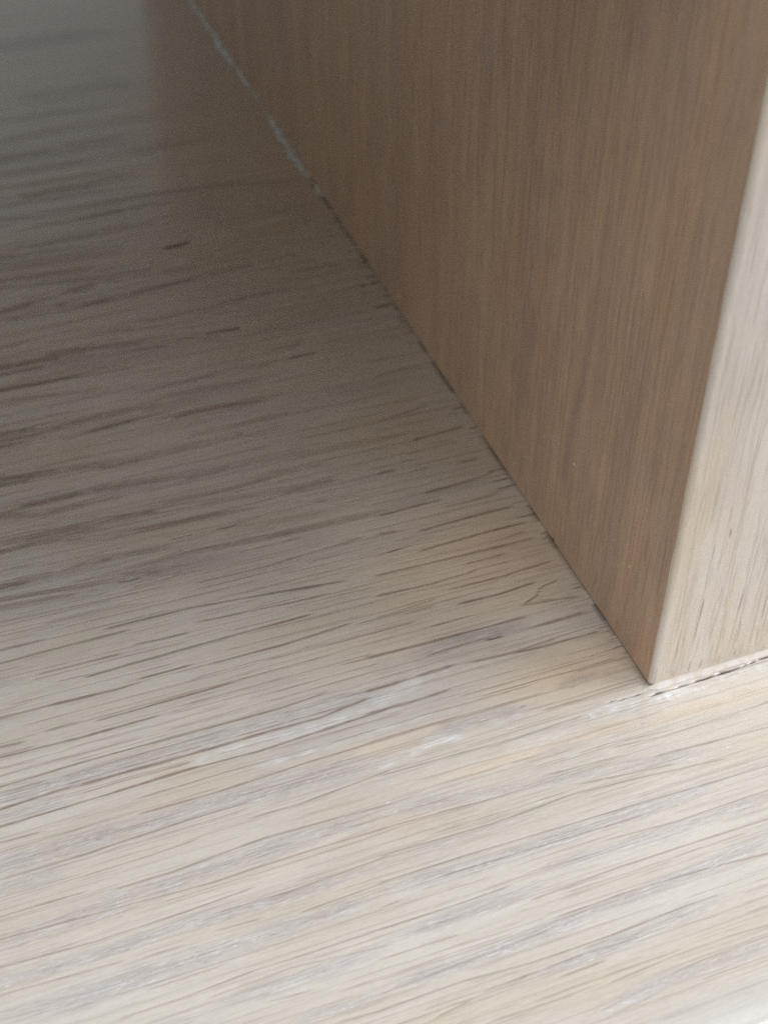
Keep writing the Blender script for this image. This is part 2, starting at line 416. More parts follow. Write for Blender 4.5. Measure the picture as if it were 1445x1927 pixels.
FRONT_MARKS = [
    (0.17,0.85,12.57,5.0,11.64,4.38,7.77,4.27,4.79,4.25),
    (0.203,0.85,12.14,8.89,9.45,8.9,7.43,8.76),
    (0.178,0.7,10.36,11.95,5.62,12.15),
    (0.162,0.5,19.53,4.23,17.06,4.18),
    (0.188,0.9,21.19,5.61,19.51,5.62),
    (0.136,0.5,15.6,2.02,13.09,1.8),
    (0.142,0.65,8.67,2.4,6.07,2.36,2.83,2.41),
    (0.177,0.8,2.72,4.47,0.36,4.38),
    (0.178,0.85,2.15,5.86,0.58,5.66),
    (0.212,0.7,2.19,9.87,0.94,9.76),
    (0.179,0.5,7.16,9.5,3.15,9.75),
    (0.174,0.6,9.61,6.2,4.04,6.14),
    (0.166,0.6,19.02,8.91,17.63,8.88),
    (0.14,0.4,19.35,9.73,16.34,9.86),
    (0.169,0.5,12.94,6.23,10.52,6.03),
    (0.105,0.4,21.77,2.09,21.22,1.94),
    (0.138,0.4,14.64,4.23,12.52,4.22),
    (0.147,0.5,6.43,7.74,3.92,7.8),
    (0.183,0.5,5.35,11.93,0.64,12.36),
    (0.226,0.35,16.78,8.6,12.5,8.82),
    (0.159,0.4,24.87,5.2,21.19,5.17),
    (0.163,0.3,23.22,8.52,20.05,8.56),
    (0.23,0.25,27.67,1.77,23.43,1.55),
    (0.234,0.5,1.38,2.37,0.46,2.79),
]


# ------------------------------------------------------------------ helpers
def grid_mesh(name, P, attrs, smooth=True, mask=None):
    """P: (rows, cols, 3) in mm; attrs: dict name -> (rows, cols)"""
    r, c, _ = P.shape
    me = bpy.data.meshes.new(name)
    me.vertices.add(r*c)
    me.vertices.foreach_set('co', (P.reshape(-1)*MM).astype(np.float32))
    idx = np.arange(r*c, dtype=np.int32).reshape(r, c)
    q = np.stack([idx[:-1, :-1], idx[:-1, 1:], idx[1:, 1:], idx[1:, :-1]], -1).reshape(-1, 4)
    if mask is not None:
        q = q[mask.reshape(-1)]
    n = len(q)
    me.loops.add(n*4)
    me.loops.foreach_set('vertex_index', q.reshape(-1))
    me.polygons.add(n)
    me.polygons.foreach_set('loop_start', np.arange(0, n*4, 4, dtype=np.int32))
    me.polygons.foreach_set('use_smooth', np.full(n, smooth, dtype=bool))
    for k, a in attrs.items():
        at = me.attributes.new(k, 'FLOAT', 'POINT')
        at.data.foreach_set('value', np.ascontiguousarray(a, dtype=np.float32).reshape(-1))
    me.update(calc_edges=True)
    me.validate()
    return me

def obj(name, me, material, parent=None, label=None, category=None, kind=None):
    o = bpy.data.objects.new(name, me)
    scene.collection.objects.link(o)
    if material:
        me.materials.append(material)
    if parent:
        o.parent = parent
    if label: o['label'] = label
    if category: o['category'] = category
    if kind: o['kind'] = kind
    return o

def smooth_noise(n, scale, r=None):
    r = r or rng
    k = max(2, int(n/scale)+3)
    return np.interp(np.linspace(0, k-1.001, n), np.arange(k), r.standard_normal(k))

def stamp(dst, A, B, pts, w, s, jit=0.10, feather=0.8, mode='max', flat=2.0, ragged=0.0, rough=0.15):
    """draw one mark along coordinate A (columns) at height B (rows); feather in mm at each end"""
    pts = sorted(pts)
    a = np.array([p[0] for p in pts]); b = np.array([p[1] for p in pts])
    L = a[-1]-a[0]
    if L < 0.05: return
    c0, c1 = np.searchsorted(A, a[0]), np.searchsorted(A, a[-1])
    if c1 <= c0: c1 = c0+1
    if c0 >= len(A): return
    x = A[c0:c1]
    n = len(x)
    y = np.interp(x, a, b)
    y = y + smooth_noise(n, 9)*min(w, 0.5)*jit + smooth_noise(n, 2.5)*min(w, 0.4)*jit*0.5
    fe = min(feather, 0.3*L)
    env = np.clip(np.minimum(x-a[0], a[-1]-x)/fe, 0.0, 1)**0.8
    amp = s*env*np.clip(1+rough*smooth_noise(n, 8)+0.5*rough*smooth_noise(n, 2), 0.4, 1.3)
    if ragged:
        amp = amp*np.clip(0.8+ragged*smooth_noise(n, 3), 0, 1.3)
    ww = np.maximum(w*(0.5+0.5*env)*np.clip(1+0.2*smooth_noise(n, 8), 0.6, 1.5), 0.03)
    r0, r1 = np.searchsorted(B, [y.min()-1.6*w-0.1, y.max()+1.6*w+0.1])
    if r1 <= r0: return
    d = np.abs(B[r0:r1, None]-y[None, :])/(ww[None, :]*0.5)
    v = amp[None, :]*np.exp(-0.8*d**flat)
    sub = dst[r0:r1, c0:c1]
    np.maximum(sub, v, out=sub)

# ------------------------------------------------------------------ materials
class NT:
    def __init__(self, name):
        self.m = bpy.data.materials.new(name)
        self.m.use_nodes = True
        self.t = self.m.node_tree
        self.b = self.t.nodes['Principled BSDF']
    def n(self, typ, **kw):
        x = self.t.nodes.new(typ)
        for k, v in kw.items(): setattr(x, k, v)
        return x
    def l(self, a, b): self.t.links.new(a, b)
    def set(self, sock, v):
        if hasattr(v, 'bl_idname') and hasattr(v, 'is_output'): self.l(v, sock)
        else: sock.default_value = v
    def attr(self, name):
        return self.n('ShaderNodeAttribute', attribute_name=name).outputs['Fac']
    def coord(self, sc, off=(0, 0, 0)):
        tc = self.n('ShaderNodeTexCoord'); mp = self.n('ShaderNodeMapping')
        mp.inputs['Scale'].default_value = sc; mp.inputs['Location'].default_value = off
        self.l(tc.outputs['Object'], mp.inputs['Vector'])
        return mp.outputs[0]
    def noise(self, sc, detail=3, rough=0.55, dist=0.0, off=(0, 0, 0)):
        x = self.n('ShaderNodeTexNoise'); self.l(self.coord(sc, off), x.inputs['Vector'])
        x.inputs['Scale'].default_value = 1.0; x.inputs['Detail'].default_value = detail
        x.inputs['Roughness'].default_value = rough; x.inputs['Distortion'].default_value = dist
        return x.outputs['Fac']
    def ramp(self, v, lo, hi, a=0.0, b=1.0, smooth=True):
        x = self.n('ShaderNodeMapRange')
        if smooth: x.interpolation_type = 'SMOOTHSTEP'
        self.l(v, x.inputs[0])
        for i, q in zip((1, 2, 3, 4), (lo, hi, a, b)): x.inputs[i].default_value = q
        return x.outputs[0]
    def math(self, op, a, b=0.0, clamp=False):
        x = self.n('ShaderNodeMath', operation=op, use_clamp=clamp)
        self.set(x.inputs[0], a); self.set(x.inputs[1], b)
        return x.outputs[0]
    def mix(self, f, a, b):
        x = self.n('ShaderNodeMix', data_type='RGBA')
        self.set(x.inputs[0], f); self.set(x.inputs[6], a); self.set(x.inputs[7], b)
        return x.outputs[2]
    def bump(self, h, dist, strength=1.0, prev=None):
        x = self.n('ShaderNodeBump'); self.l(h, x.inputs['Height'])
        x.inputs['Distance'].default_value = dist; x.inputs['Strength'].default_value = strength
        if prev: self.l(prev, x.inputs['Normal'])
        return x.outputs[0]

def rgba(r, g, b): return (r, g, b, 1.0)

def oak(name, tan, tan2, grey, pore, along, seed, fleck_amt=1.0, coat=0.35):
    """along: index of the grain axis"""
    w = NT(name)
    def sc(al, ac):   # cycles per metre along / across
        s = [ac]*3; s[along] = al
        return tuple(s)
    o = (seed*3.1, seed*1.7, seed*2.3)
    broad = w.noise(sc(25, 260), 3, 0.6, 0.3, o)
    fib = w.noise(sc(220, 3800), 3, 0.65, 0.0, o)
    fine = w.noise(sc(1400, 7500), 2, 0.6, 0.0, o)
    col = w.mix(w.ramp(broad, 0.35, 0.65), rgba(*tan), rgba(*tan2))
    blot = w.noise(sc(45, 120), 3, 0.55, 0.3, (o[0]+9, o[1], o[2]))
    col = w.mix(w.ramp(blot, 0.48, 0.72, 0, 0.6), col, rgba(*[0.35*a+0.65*b for a, b in zip(tan2, grey)]))
    warm = w.noise(sc(38, 150), 2, 0.5, 0.3, (o[0]+3, o[1]+5, o[2]))
    col = w.mix(w.ramp(warm, 0.50, 0.72, 0, 0.55), col, rgba(tan[0]*0.98, tan[1]*0.93, tan[2]*0.84))
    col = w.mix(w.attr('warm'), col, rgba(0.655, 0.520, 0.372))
    # fibres
    f1 = w.math('ADD', w.math('MULTIPLY', w.ramp(fib, 0.3, 0.7, -1, 1, False), 0.055), w.math('MULTIPLY', w.ramp(fine, 0.3, 0.7, -1, 1, False), 0.05))
    # grey flecked late wood
    fk = w.attr('fleck')
    cell = w.noise(sc(900, 4200), 2, 0.7, 0.4, (o[0], o[1]+4, o[2]))
    cell2 = w.noise(sc(500, 6500), 2, 0.7, 0.2, (o[0], o[1]+7, o[2]))
    fkn = w.math('MULTIPLY', fk, w.ramp(cell2, 0.30, 0.62, 0.35, 1.0), True)
    col = w.mix(w.math('MULTIPLY', fkn, 0.85*fleck_amt, True), col, rgba(*grey))
    spk = w.math('MULTIPLY', fk, w.ramp(cell, 0.60, 0.72), True)
    col = w.mix(w.math('MULTIPLY', spk, 0.45*fleck_amt, True), col, rgba(0.72, 0.70, 0.69))
    drk = w.math('MULTIPLY', fk, w.ramp(cell, 0.40, 0.28), True)
    col = w.mix(w.math('MULTIPLY', drk, 0.40*fleck_amt, True), col, rgba(0.24, 0.19, 0.17))
    # pores
    po = w.attr('pore')
    pn = w.math('MULTIPLY', po, w.ramp(fine, 0.25, 0.6, 0.7, 1.0), True)
    col = w.mix(w.math('MULTIPLY', pn, 0.84, True), col, rgba(*pore))
    col = w.mix(w.attr('split'), col, rgba(0.035, 0.028, 0.024))
    # white filler
    wh = w.attr('white')
    whn = w.math('MULTIPLY', wh, w.ramp(cell2, 0.43, 0.57, 0.18, 1.0), True)
    col = w.mix(whn, col, rgba(0.71, 0.73, 0.735))
    hsv = w.n('ShaderNodeHueSaturation'); w.l(col, hsv.inputs['Color'])
    w.l(w.math('ADD', 1.0, f1), hsv.inputs['Value'])
    w.l(hsv.outputs[0], w.b.inputs['Base Color'])
    w.l(w.math('ADD', 0.46, w.math('MULTIPLY', pn, 0.25)), w.b.inputs['Roughness'])
    w.b.inputs['Coat Weight'].default_value = coat
    w.b.inputs['Coat Roughness'].default_value = 0.16
    w.b.inputs['Coat IOR'].default_value = 1.5
    h = w.math('ADD', w.math('MULTIPLY', fib, 0.5), w.math('MULTIPLY', fine, 0.5))
    n1 = w.bump(h, 0.00002, 0.5)
    n2 = w.bump(w.math('MULTIPLY', cell, w.math('ADD', w.math('MULTIPLY', fk, 0.9), 0.06)), 0.00007, 0.8, n1)
    w.l(n2, w.b.inputs['Normal'])
    w.l(n1, w.b.inputs['Coat Normal'])
    return w.m

oak_shelf = oak('lacquered_oak_shelf', (0.552, 0.500, 0.425), (0.580, 0.535, 0.472), (0.462, 0.422, 0.400), (0.200, 0.120, 0.090), 0, 1.0, 1.0, 0.9)
oak_side = oak('lacquered_oak_side', (0.555, 0.368, 0.240), (0.495, 0.328, 0.218), (0.37, 0.265, 0.22), (0.22, 0.145, 0.10), 2, 2.0, 0.9, 0.35)

def plain(name, c, rough, c2=None, sc=900, bump=0.00008):
    w = NT(name)
    n = w.noise((sc, sc, sc), 4, 0.65)
    w.l(w.mix(w.ramp(n, 0.35, 0.65), rgba(*c), rgba(*(c2 or c))), w.b.inputs['Base Color'])
    w.b.inputs['Roughness'].default_value = rough
    w.l(w.bump(n, bump, 0.8), w.b.inputs['Normal'])
    return w.m
white_filler = plain('dried_white_filler', (0.64, 0.655, 0.64), 0.5, (0.48, 0.47, 0.43))
pale_filler = plain('pale_wood_filler', (0.50, 0.43, 0.36), 0.5, (0.56, 0.51, 0.46))
dust_mat = plain('pale_dust', (0.62, 0.56, 0.48), 0.8)

dark_speck = plain('dark_grain_speck', (0.10, 0.05, 0.03), 0.7)

# ------------------------------------------------------------------ shelf board (grain along x)
U = np.unique(np.concatenate([np.linspace(-260, -78, 24), np.arange(-76, 18, 0.34), np.linspace(20, 200, 24)]))
near = np.arange(-33.0, 62, 0.066)
far = [62.0]
while far[-1] < 215: far.append(far[-1]+0.08+(far[-1]-62)*0.0012)
V = np.concatenate([near, far, np.linspace(far[-1]+3, 252, 10)])
V = np.unique(np.round(V, 4))
shape = (len(V), len(U))
pore = np.zeros(shape, np.float32); fleck = np.zeros(shape, np.float32)
white = np.zeros(shape, np.float32); split = np.zeros(shape, np.float32)
def hairs(dst, pts, w, s, n, lo=1.5, hi=7.0, hw=(0.07, 0.13), over=1.2):
    """a bundle of short hair-thin vessel lines laid inside one broader mark"""
    pts = sorted(pts)
    a = np.array([p[0] for p in pts]); b = np.array([p[1] for p in pts])
    for _ in range(n):
        L = min(rng.uniform(lo, hi), a[-1]-a[0])
        u0 = rng.uniform(a[0], max(a[0]+1e-3, a[-1]-L)); u1 = u0+L
        off = rng.uniform(-0.5, 0.5)*w*over
        uu = np.linspace(u0, u1, 4)
        vv = np.interp(uu, a, b)+off+rng.normal(0, 0.02, 4)
        stamp(dst, U, V, list(zip(uu, vv)), rng.uniform(*hw), s*rng.uniform(0.5, 1.1), jit=0.25, feather=0.9, rough=0.35)

for m in GRAIN_MARKS:
    k, w, s = m[:3]
    pts = [(m[i], m[i+1]) for i in range(3, len(m), 2)]
    um, vm = np.mean([p[0] for p in pts]), np.mean([p[1] for p in pts])
    L = abs(pts[-1][0]-pts[0][0])
    if k == 'p' and w > 0.8 and vm < 33:      # a broad brown-grey stain
        stamp(pore, U, V, pts, w*1.2, s*0.8, jit=0.3, feather=2.5, rough=0.35, ragged=0.2)
        hairs(pore, pts, w, s, int(6+L*3), 0.6, 2.5, (0.08, 0.16), 1.2)
    elif k == 'p':
        if vm > 33 and um < -18:      # rough, open-pored zone: broken bundles of hair lines
            sc_ = 1.0 if vm < 70 else 1.6
            stamp(pore, U, V, pts, max(w*1.8, 0.5), s*0.46, jit=0.2, feather=3.0, rough=0.3)
            stamp(pore, U, V, pts, max(w*0.5, 0.13), min(1, s*0.85), jit=0.3, feather=1.2, rough=0.35)
            sl = (pts[-1][1]-pts[0][1])/max(L, 0.5)
            sl = max(-0.08, min(0.03, sl))
            far_ = [(pts[0][0]-6*sc_, pts[0][1]-6*sc_*sl)] + pts + [(pts[-1][0]+6*sc_, pts[-1][1]+6*sc_*sl)]
            hairs(pore, far_, max(w*1.8, 0.7), min(1, s*0.72), int(5+L*0.9), 4.0*sc_, 16.0*sc_, (0.11*sc_, 0.19*sc_), 1.7)
            hairs(pore, pts, max(w*1.3, 0.5), min(1, s*1.0), int(6+L*1.7), 3.0*sc_, 15.0*sc_, (0.07*sc_, 0.12*sc_), 1.5)
        elif vm < 6:
            stamp(pore, U, V, pts, max(min(w*1.0, 0.30), 0.16), min(1, s*0.74), jit=0.06, feather=1.0, rough=0.16, flat=2.6)
        else:
            stamp(pore, U, V, pts, max(w*1.3, 0.24), min(1, s*1.1), jit=0.06, feather=1.0, flat=2.6)
    elif k == 'd':
        if 20 < vm < 75 and L < 1.6:
            c_ = (pts[0][0]+pts[-1][0])/2; pts = [(c_-1.5, vm+0.05), (c_+1.3, vm-0.04)]; w = min(w, 0.22)
        stamp(split, U, V, pts, w*(0.45 if vm > 40 else 0.75), s*0.95, jit=0.12, feather=0.5)
        stamp(pore, U, V, pts, w*0.75, s, jit=0.1, feather=0.6)
    elif k == 'g':
        stamp(fleck, U, V, pts, w*1.1, s, jit=0.06, feather=5.0, flat=3.0)
        if vm > 28 or (um > -42 and 0 < vm < 16): stamp(pore, U, V, pts, w, 0.30*s, jit=0.06, feather=4.0, flat=3.0)
        hairs(pore, pts, w, 0.30*s, int(3+L*w*0.55), 1.5, 8.0, (0.06, 0.11), 1.1)
        hairs(white, pts, w, 0.50*s, int(3+L*w*0.50), 0.8, 5.0, (0.06, 0.12), 1.0)
        if vm < 30: hairs(white, pts, w, 0.8*s, int(2+L*w*0.5), 0.25, 0.5, (0.07, 0.12), 1.0)
    else:
        stamp(white, U, V, pts, w*1.6, min(1, s*(0.88 if vm < 40 else 1.3)), jit=0.14, feather=1.8, ragged=0.3, flat=2.0)
        hairs(white, pts, w, s*0.62, int(4+L*w*2.2), 0.6, 3.5, (0.07, 0.16), 1.1)
# secondary, finer pores that follow the same grain
def tilt(v): return -0.010 if v < 20 else -0.026
for i in range(1500):
    v = rng.uniform(-33, 60) if rng.random() < 0.75 else rng.uniform(60, 200)
    u = rng.uniform(-80, 14)
    L = min(2.0+rng.lognormal(1.1, 0.7)*(1.0 if v < 60 else 1.8), 22)
    t = tilt(v)+rng.normal(0, 0.004)
    e = min(u+L, 0.3 if v > 0 else 20)
    if e-u < 1.0: continue
    stamp(pore, U, V, [(u, v), (e, v+(e-u)*t)], rng.uniform(0.09, 0.2 if v < 60 else 0.35), rng.uniform(0.05, 0.28), jit=0.12, feather=2.0)
for i in range(330):      # long thin vessel lines
    v = rng.uniform(-33, 36); u = rng.uniform(-84, 8); L = rng.uniform(5, 22)
    e = min(u+L, 0.3 if v > 0 else 20)
    if e-u < 3: continue
    t = tilt(v)+rng.normal(0, 0.003)
    stamp(pore, U, V, [(u, v), (e, v+(e-u)*t)], rng.uniform(0.09, 0.15), rng.uniform(0.2, 0.5), jit=0.15, feather=1.5, rough=0.25)
vv_ = -33.0
while vv_ < 118:          # evenly spaced vessel rows of the growth rings, each broken into long dashes
    vv_ += rng.uniform(0.9, 1.7)*(1 if vv_ < 44 else 1.5)
    fs_ = 1 if vv_ < 44 else 1.5
    u = -86+rng.uniform(0, 10)
    t = tilt(vv_)
    while u < 16:
        L = rng.uniform(5, 24)*fs_; e = min(u+L, 0.3 if vv_ > 0 else 19)
        v0 = vv_+(u+40)*t
        if e-u > 2:
            stamp(pore, U, V, [(u, v0), ((u+e)/2, v0+(e-u)/2*t+rng.normal(0, 0.05)), (e, v0+(e-u)*t)], rng.uniform(0.14, 0.24)*fs_,
                  rng.uniform(0.22, 0.62)*(0.5 if vv_ < 2 else (0.95 if vv_ < 44 else 0.8)), jit=0.08, feather=1.0, flat=2.6, rough=0.2)
        u = u+L+rng.uniform(0.6, 6)
# open-pored streak clusters in the rougher zone on the left
for i in range(700):
    v = rng.uniform(34, 120)
    u = -78+abs(rng.normal(0, 13))
    L = min(3+rng.lognormal(1.5, 0.6), 20)
    t = tilt(v)-0.015+rng.normal(0, 0.006)
    band = 0.5+0.5*math.sin(v*0.93+1.3*math.sin(v*0.31))
    if band < 0.5: continue
    stamp(pore, U, V, [(u, v), (u+L, v+L*t)], rng.uniform(0.12, 0.22)*(1+max(0, v-60)*0.012), rng.uniform(0.25, 0.65), jit=0.2, feather=2.0, rough=0.3)
# soft grey bands between the traced ones
for i in range(34):      # the rough zone on the left is greyer
    v = rng.uniform(30, 120); u = rng.uniform(-85, -35); L = rng.uniform(18, 45)
    stamp(fleck, U, V, [(u, v), (u+L, v+L*tilt(v))], rng.uniform(1.2, 4.0), rng.uniform(0.2, 0.55), jit=0.08, feather=10, flat=2.5)
for i in range(30):
    v = rng.uniform(-33, 60); u = rng.uniform(-90, -5); L = rng.uniform(15, 50)
    stamp(fleck, U, V, [(u, v), (u+L, v+L*tilt(v))], rng.uniform(0.5, 1.6), rng.uniform(0.1, 0.35), jit=0.08, feather=8, flat=3)
# thin open seam and small chips along the foot of the panel's side
for y in np.arange(0.6, 107, 2.4):
    stamp_x = rng.uniform(0.05, 0.12)
    rows_j = np.where((V > y) & (V < y+2.6))[0]
    cols_j = np.where((U > -0.55) & (U < 0.9))[0]
    split[np.ix_(rows_j, cols_j)] = np.maximum(split[np.ix_(rows_j, cols_j)], (rng.uniform(0.05, 0.55) if rng.random() < 0.75 else 0.0)*np.exp(-(np.clip(-(U[cols_j]+stamp_x), 0, 9)/0.16)**2)[None, :])
for i in range(46):
    v = rng.uniform(1, 106); L = rng.uniform(0.3, 1.3)*(1+v*0.006)
    stamp(split, U, V, [(-L, v), (0.3, v+rng.normal(0, 0.08))], rng.uniform(0.08, 0.2)*(1+v*0.01), rng.uniform(0.3, 0.9), feather=0.5)
# filler rubbed into the open grain beside the joint
for i in range(70):
    u = rng.uniform(-30, 2); v = rng.normal(-4.5, 2.2) - (u+10)*0.03
    L = rng.uniform(0.5, 2.6)
    stamp(white, U, V, [(u, v), (u+L, v+L*tilt(v))], rng.uniform(0.1, 0.22), rng.uniform(0.15, 0.5), feather=0.6, ragged=0.4)
stamp(split, U, V, [(-0.4, -1.02), (9, -1.0), (19, -1.03)], 0.10, 0.5, jit=0.3, feather=0.4, ragged=0.35)
for i in range(16):   # pale film along the front of the filler joint
    u = -1.5+i*1.05
    stamp(white, U, V, [(u, -1.65), (u+1.6, -1.6)], 0.9, rng.uniform(0.5, 0.85), feather=0.6, ragged=0.3)

UG, VG = np.meshgrid(U, V)
warm = np.zeros(shape, np.float32)   # honey-coloured wood patches, colour also raised for light missing near the corner
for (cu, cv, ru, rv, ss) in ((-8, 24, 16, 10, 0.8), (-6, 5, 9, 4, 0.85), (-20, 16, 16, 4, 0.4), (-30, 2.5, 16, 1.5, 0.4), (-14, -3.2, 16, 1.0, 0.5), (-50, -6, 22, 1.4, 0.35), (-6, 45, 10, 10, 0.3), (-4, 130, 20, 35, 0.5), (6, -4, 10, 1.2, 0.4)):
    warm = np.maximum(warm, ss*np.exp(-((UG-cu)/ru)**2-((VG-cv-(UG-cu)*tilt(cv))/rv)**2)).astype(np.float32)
Z = -0.060*np.clip(pore, 0, 1) - 0.12*np.clip(split, 0, 1) + 0.018*np.clip(white, 0, 1)
UU, VV = np.meshgrid(U, V)
top = np.stack([UU, VV, Z], -1)
# slight wear of the board's front arris: radius profile below the top rows
R = 2.6
prof = []
for k in range(1, 13):
    a = (math.pi/2)*k/12
    prof.append((-33.7-R*math.sin(a), -R*(1-math.cos(a))))
prof = [(-33.3, 0.0), (-33.7, 0.0)] + prof + [(-33.7-R, -18.0), (-33.0, -19.0), (60, -19.0), (252, -19.0)]
wob = 0.03*smooth_noise(len(U), 9)
rows = []
for (y, z) in reversed(prof):
    rows.append(np.stack([U, np.full_like(U, y)+wob*(z > -3), np.full_like(U, z)], -1))
extra = np.stack(rows, 0)
P = np.concatenate([extra, top], 0)
pad = lambda a, v0=0.0: np.concatenate([np.full((len(prof), len(U)), v0, np.float32), a], 0)
e_fl = pad(fleck); e_fl[len(prof)-14:len(prof)-2] = 0.25
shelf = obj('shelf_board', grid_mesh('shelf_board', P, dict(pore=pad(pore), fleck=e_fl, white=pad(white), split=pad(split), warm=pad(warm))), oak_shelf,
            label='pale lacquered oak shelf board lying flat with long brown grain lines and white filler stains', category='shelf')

# ------------------------------------------------------------------ upright panel (grain along z), a rounded rectangle swept upward
T, LEN, HGT, RAD = 19.0, 250.0, 84.0, 0.52
GAP = 0.09
# perimeter path: back end of the left face -> front arris -> front face -> right face -> back face
path = []
ys = [LEN-0.5]
while ys[-1] > RAD: ys.append(ys[-1]-(0.11+max(0, ys[-1]-20)*0.0028))
ys[-1] = RAD
for y in ys: path.append((0.0, y, 's'))
for k in range(1, 12):
    a = (math.pi/2)*k/12
    path.append((RAD-RAD*math.cos(a), RAD-RAD*math.sin(a), 'r'))
xs = np.arange(RAD, T-RAD+0.001, 0.10)
for x in xs: path.append((x, 0.0, 'f'))
for k in range(1, 7):
    a = (math.pi/2)*k/6
    path.append((T-RAD+RAD*math.sin(a), RAD-RAD*math.cos(a), 'b'))
for y in (20, 100, LEN-0.5): path.append((T, y, 'b'))
path += [(T-0.5, LEN, 'b'), (0.5, LEN, 'b'), (0.0, LEN-0.5, 'b')]
path = [(x, y, t) for x, y, t in path]
px = np.array([p[0] for p in path]); py = np.array([p[1] for p in path]); pk = np.array([p[2] for p in path])
zs = np.concatenate([[GAP+0.0, GAP+0.05, GAP+0.15, GAP+0.28], np.arange(0.6, 72, 0.42), np.linspace(74, HGT, 8)])
ns, nz = len(path), len(zs)
pore2 = np.zeros((ns, nz), np.float32); fleck2 = np.zeros((ns, nz), np.float32)
# side marks run on coordinate y; front marks on x.  rows must ascend, so use temporary ordered planes
i_s = np.where(pk == 's')[0][::-1]
ysort = py[i_s]
side_p = np.zeros((len(i_s), nz), np.float32); side_f = np.zeros_like(side_p)
for m in SIDE_MARKS:
    pts = [(m[i], m[i+1]) for i in range(2, len(m), 2)]
    stamp(side_p if m[0] < 0.9 else side_f, zs, ysort, pts, m[0], m[1]*(0.75 if m[0] < 0.9 else 1.0), jit=0.08, feather=4.0)
    if m[0] >= 0.9: stamp(side_p, zs, ysort, pts, m[0], m[1]*0.55, jit=0.08, feather=4.0)
for i in range(2400):
    y = rng.uniform(0.5, 45) if rng.random() < 0.6 else rng.uniform(45, 200)
    z = rng.uniform(-8, 68); L = min(rng.lognormal(1.9, 0.7), 40)
    t = -0.015+rng.normal(0, 0.008)
    s = rng.uniform(0.12, 0.52)
    stamp(side_p, zs, ysort, [(max(z, 0.3), y), (z+L, y+L*t)], rng.uniform(0.11, 0.28)*(1+y*0.012), s, jit=0.12, feather=4.0)
for i in range(70):
    y = rng.uniform(0.5, 150); z = rng.uniform(-20, 40); L = rng.uniform(20, 60)
    stamp(side_f, zs, ysort, [(max(z, 0), y), (z+L, y-0.015*L)], rng.uniform(0.4, 2.0)*(1+y*0.01), rng.uniform(0.15, 0.5), jit=0.07, feather=4.0)
pore2[i_s] = side_p; fleck2[i_s] = side_f
i_f = np.where(pk == 'f')[0]
xsort = px[i_f]
fp = np.zeros((len(i_f), nz), np.float32); ff = np.zeros_like(fp)
for m in FRONT_MARKS:
    pts = [(m[i], m[i+1]) for i in range(2, len(m), 2)]
    stamp(fp, zs, xsort, pts, m[0]*0.8, min(1, m[1]*1.35), jit=0.16, feather=1.5)
for i in range(420):
    x = rng.uniform(0.8, T-0.8); z = rng.uniform(-8, 68); L = min(3+rng.lognormal(1.7, 0.6), 26)
    stamp(fp, zs, xsort, [(max(z, 0.3), x), (z+L, x+L*rng.normal(0, 0.008))], rng.uniform(0.10, 0.20), rng.uniform(0.10, 0.42), jit=0.15, feather=4.0)
for i in range(10):
    x = rng.uniform(0.8, T-0.8); z = rng.uniform(-10, 50); L = rng.uniform(10, 40)
    stamp(ff, zs, xsort, [(max(z, 0), x), (z+L, x)], rng.uniform(0.4, 1.3), rng.uniform(0.2, 0.7), jit=0.08, feather=4.0)
pore2[i_f] = fp; fleck2[i_f] = ff
# outward normals in plan, to sink pores and to ease the bottom edge
nx = np.where(pk == 's', -1.0, 0.0); ny = np.where(pk == 'f', -1.0, 0.0)
for i, k in enumerate(pk):
    if k == 'r':
        dx, dy = px[i]-RAD, py[i]-RAD; d = math.hypot(dx, dy); nx[i], ny[i] = dx/d, dy/d
inset = np.where(zs < GAP+0.28, 0.28*(1-np.sqrt(np.clip(1-(1-(zs-GAP)/0.28)**2, 0, 1))), 0.0)
dep = 0.022*np.clip(pore2, 0, 1) + inset[None, :]
dep[pk == 'r'] += (0.035*np.abs(smooth_noise(nz, 7))+0.05*np.clip(np.abs(smooth_noise(nz, 2))-1.3, 0, 1))[None, :]
P2 = np.zeros((ns, nz, 3))
P2[..., 0] = px[:, None] - nx[:, None]*dep
P2[..., 1] = py[:, None] - ny[:, None]*dep
P2[..., 2] = zs[None, :]
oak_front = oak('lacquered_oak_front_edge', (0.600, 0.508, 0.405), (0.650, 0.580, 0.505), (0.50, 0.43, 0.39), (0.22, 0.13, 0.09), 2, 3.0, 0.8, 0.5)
def slab(name, sel, material, **kw):
    z0 = np.zeros((len(sel), nz), np.float32)
    return obj(name, grid_mesh(name, P2[sel][:, ::-1], dict(pore=pore2[sel][:, ::-1], fleck=fleck2[sel][:, ::-1], white=z0, split=z0)), material, **kw)
last_s = np.where(pk == 's')[0][-1]
last_f = np.where(pk == 'f')[0][-1]
core = np.concatenate([np.arange(0, last_s+1), np.arange(last_f, ns)])
panel = bpy.data.objects.new('upright_panel', None)
scene.collection.objects.link(panel)
panel['label'] = 'brown oak upright panel standing on the shelf with a rounded bright front edge'
panel['category'] = 'panel'
slab('side_veneer', np.arange(0, last_s+1), oak_side, parent=panel)
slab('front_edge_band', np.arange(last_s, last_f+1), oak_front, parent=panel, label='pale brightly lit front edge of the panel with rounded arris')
slab('far_side_veneer', np.arange(last_f, ns), oak_side, parent=panel)

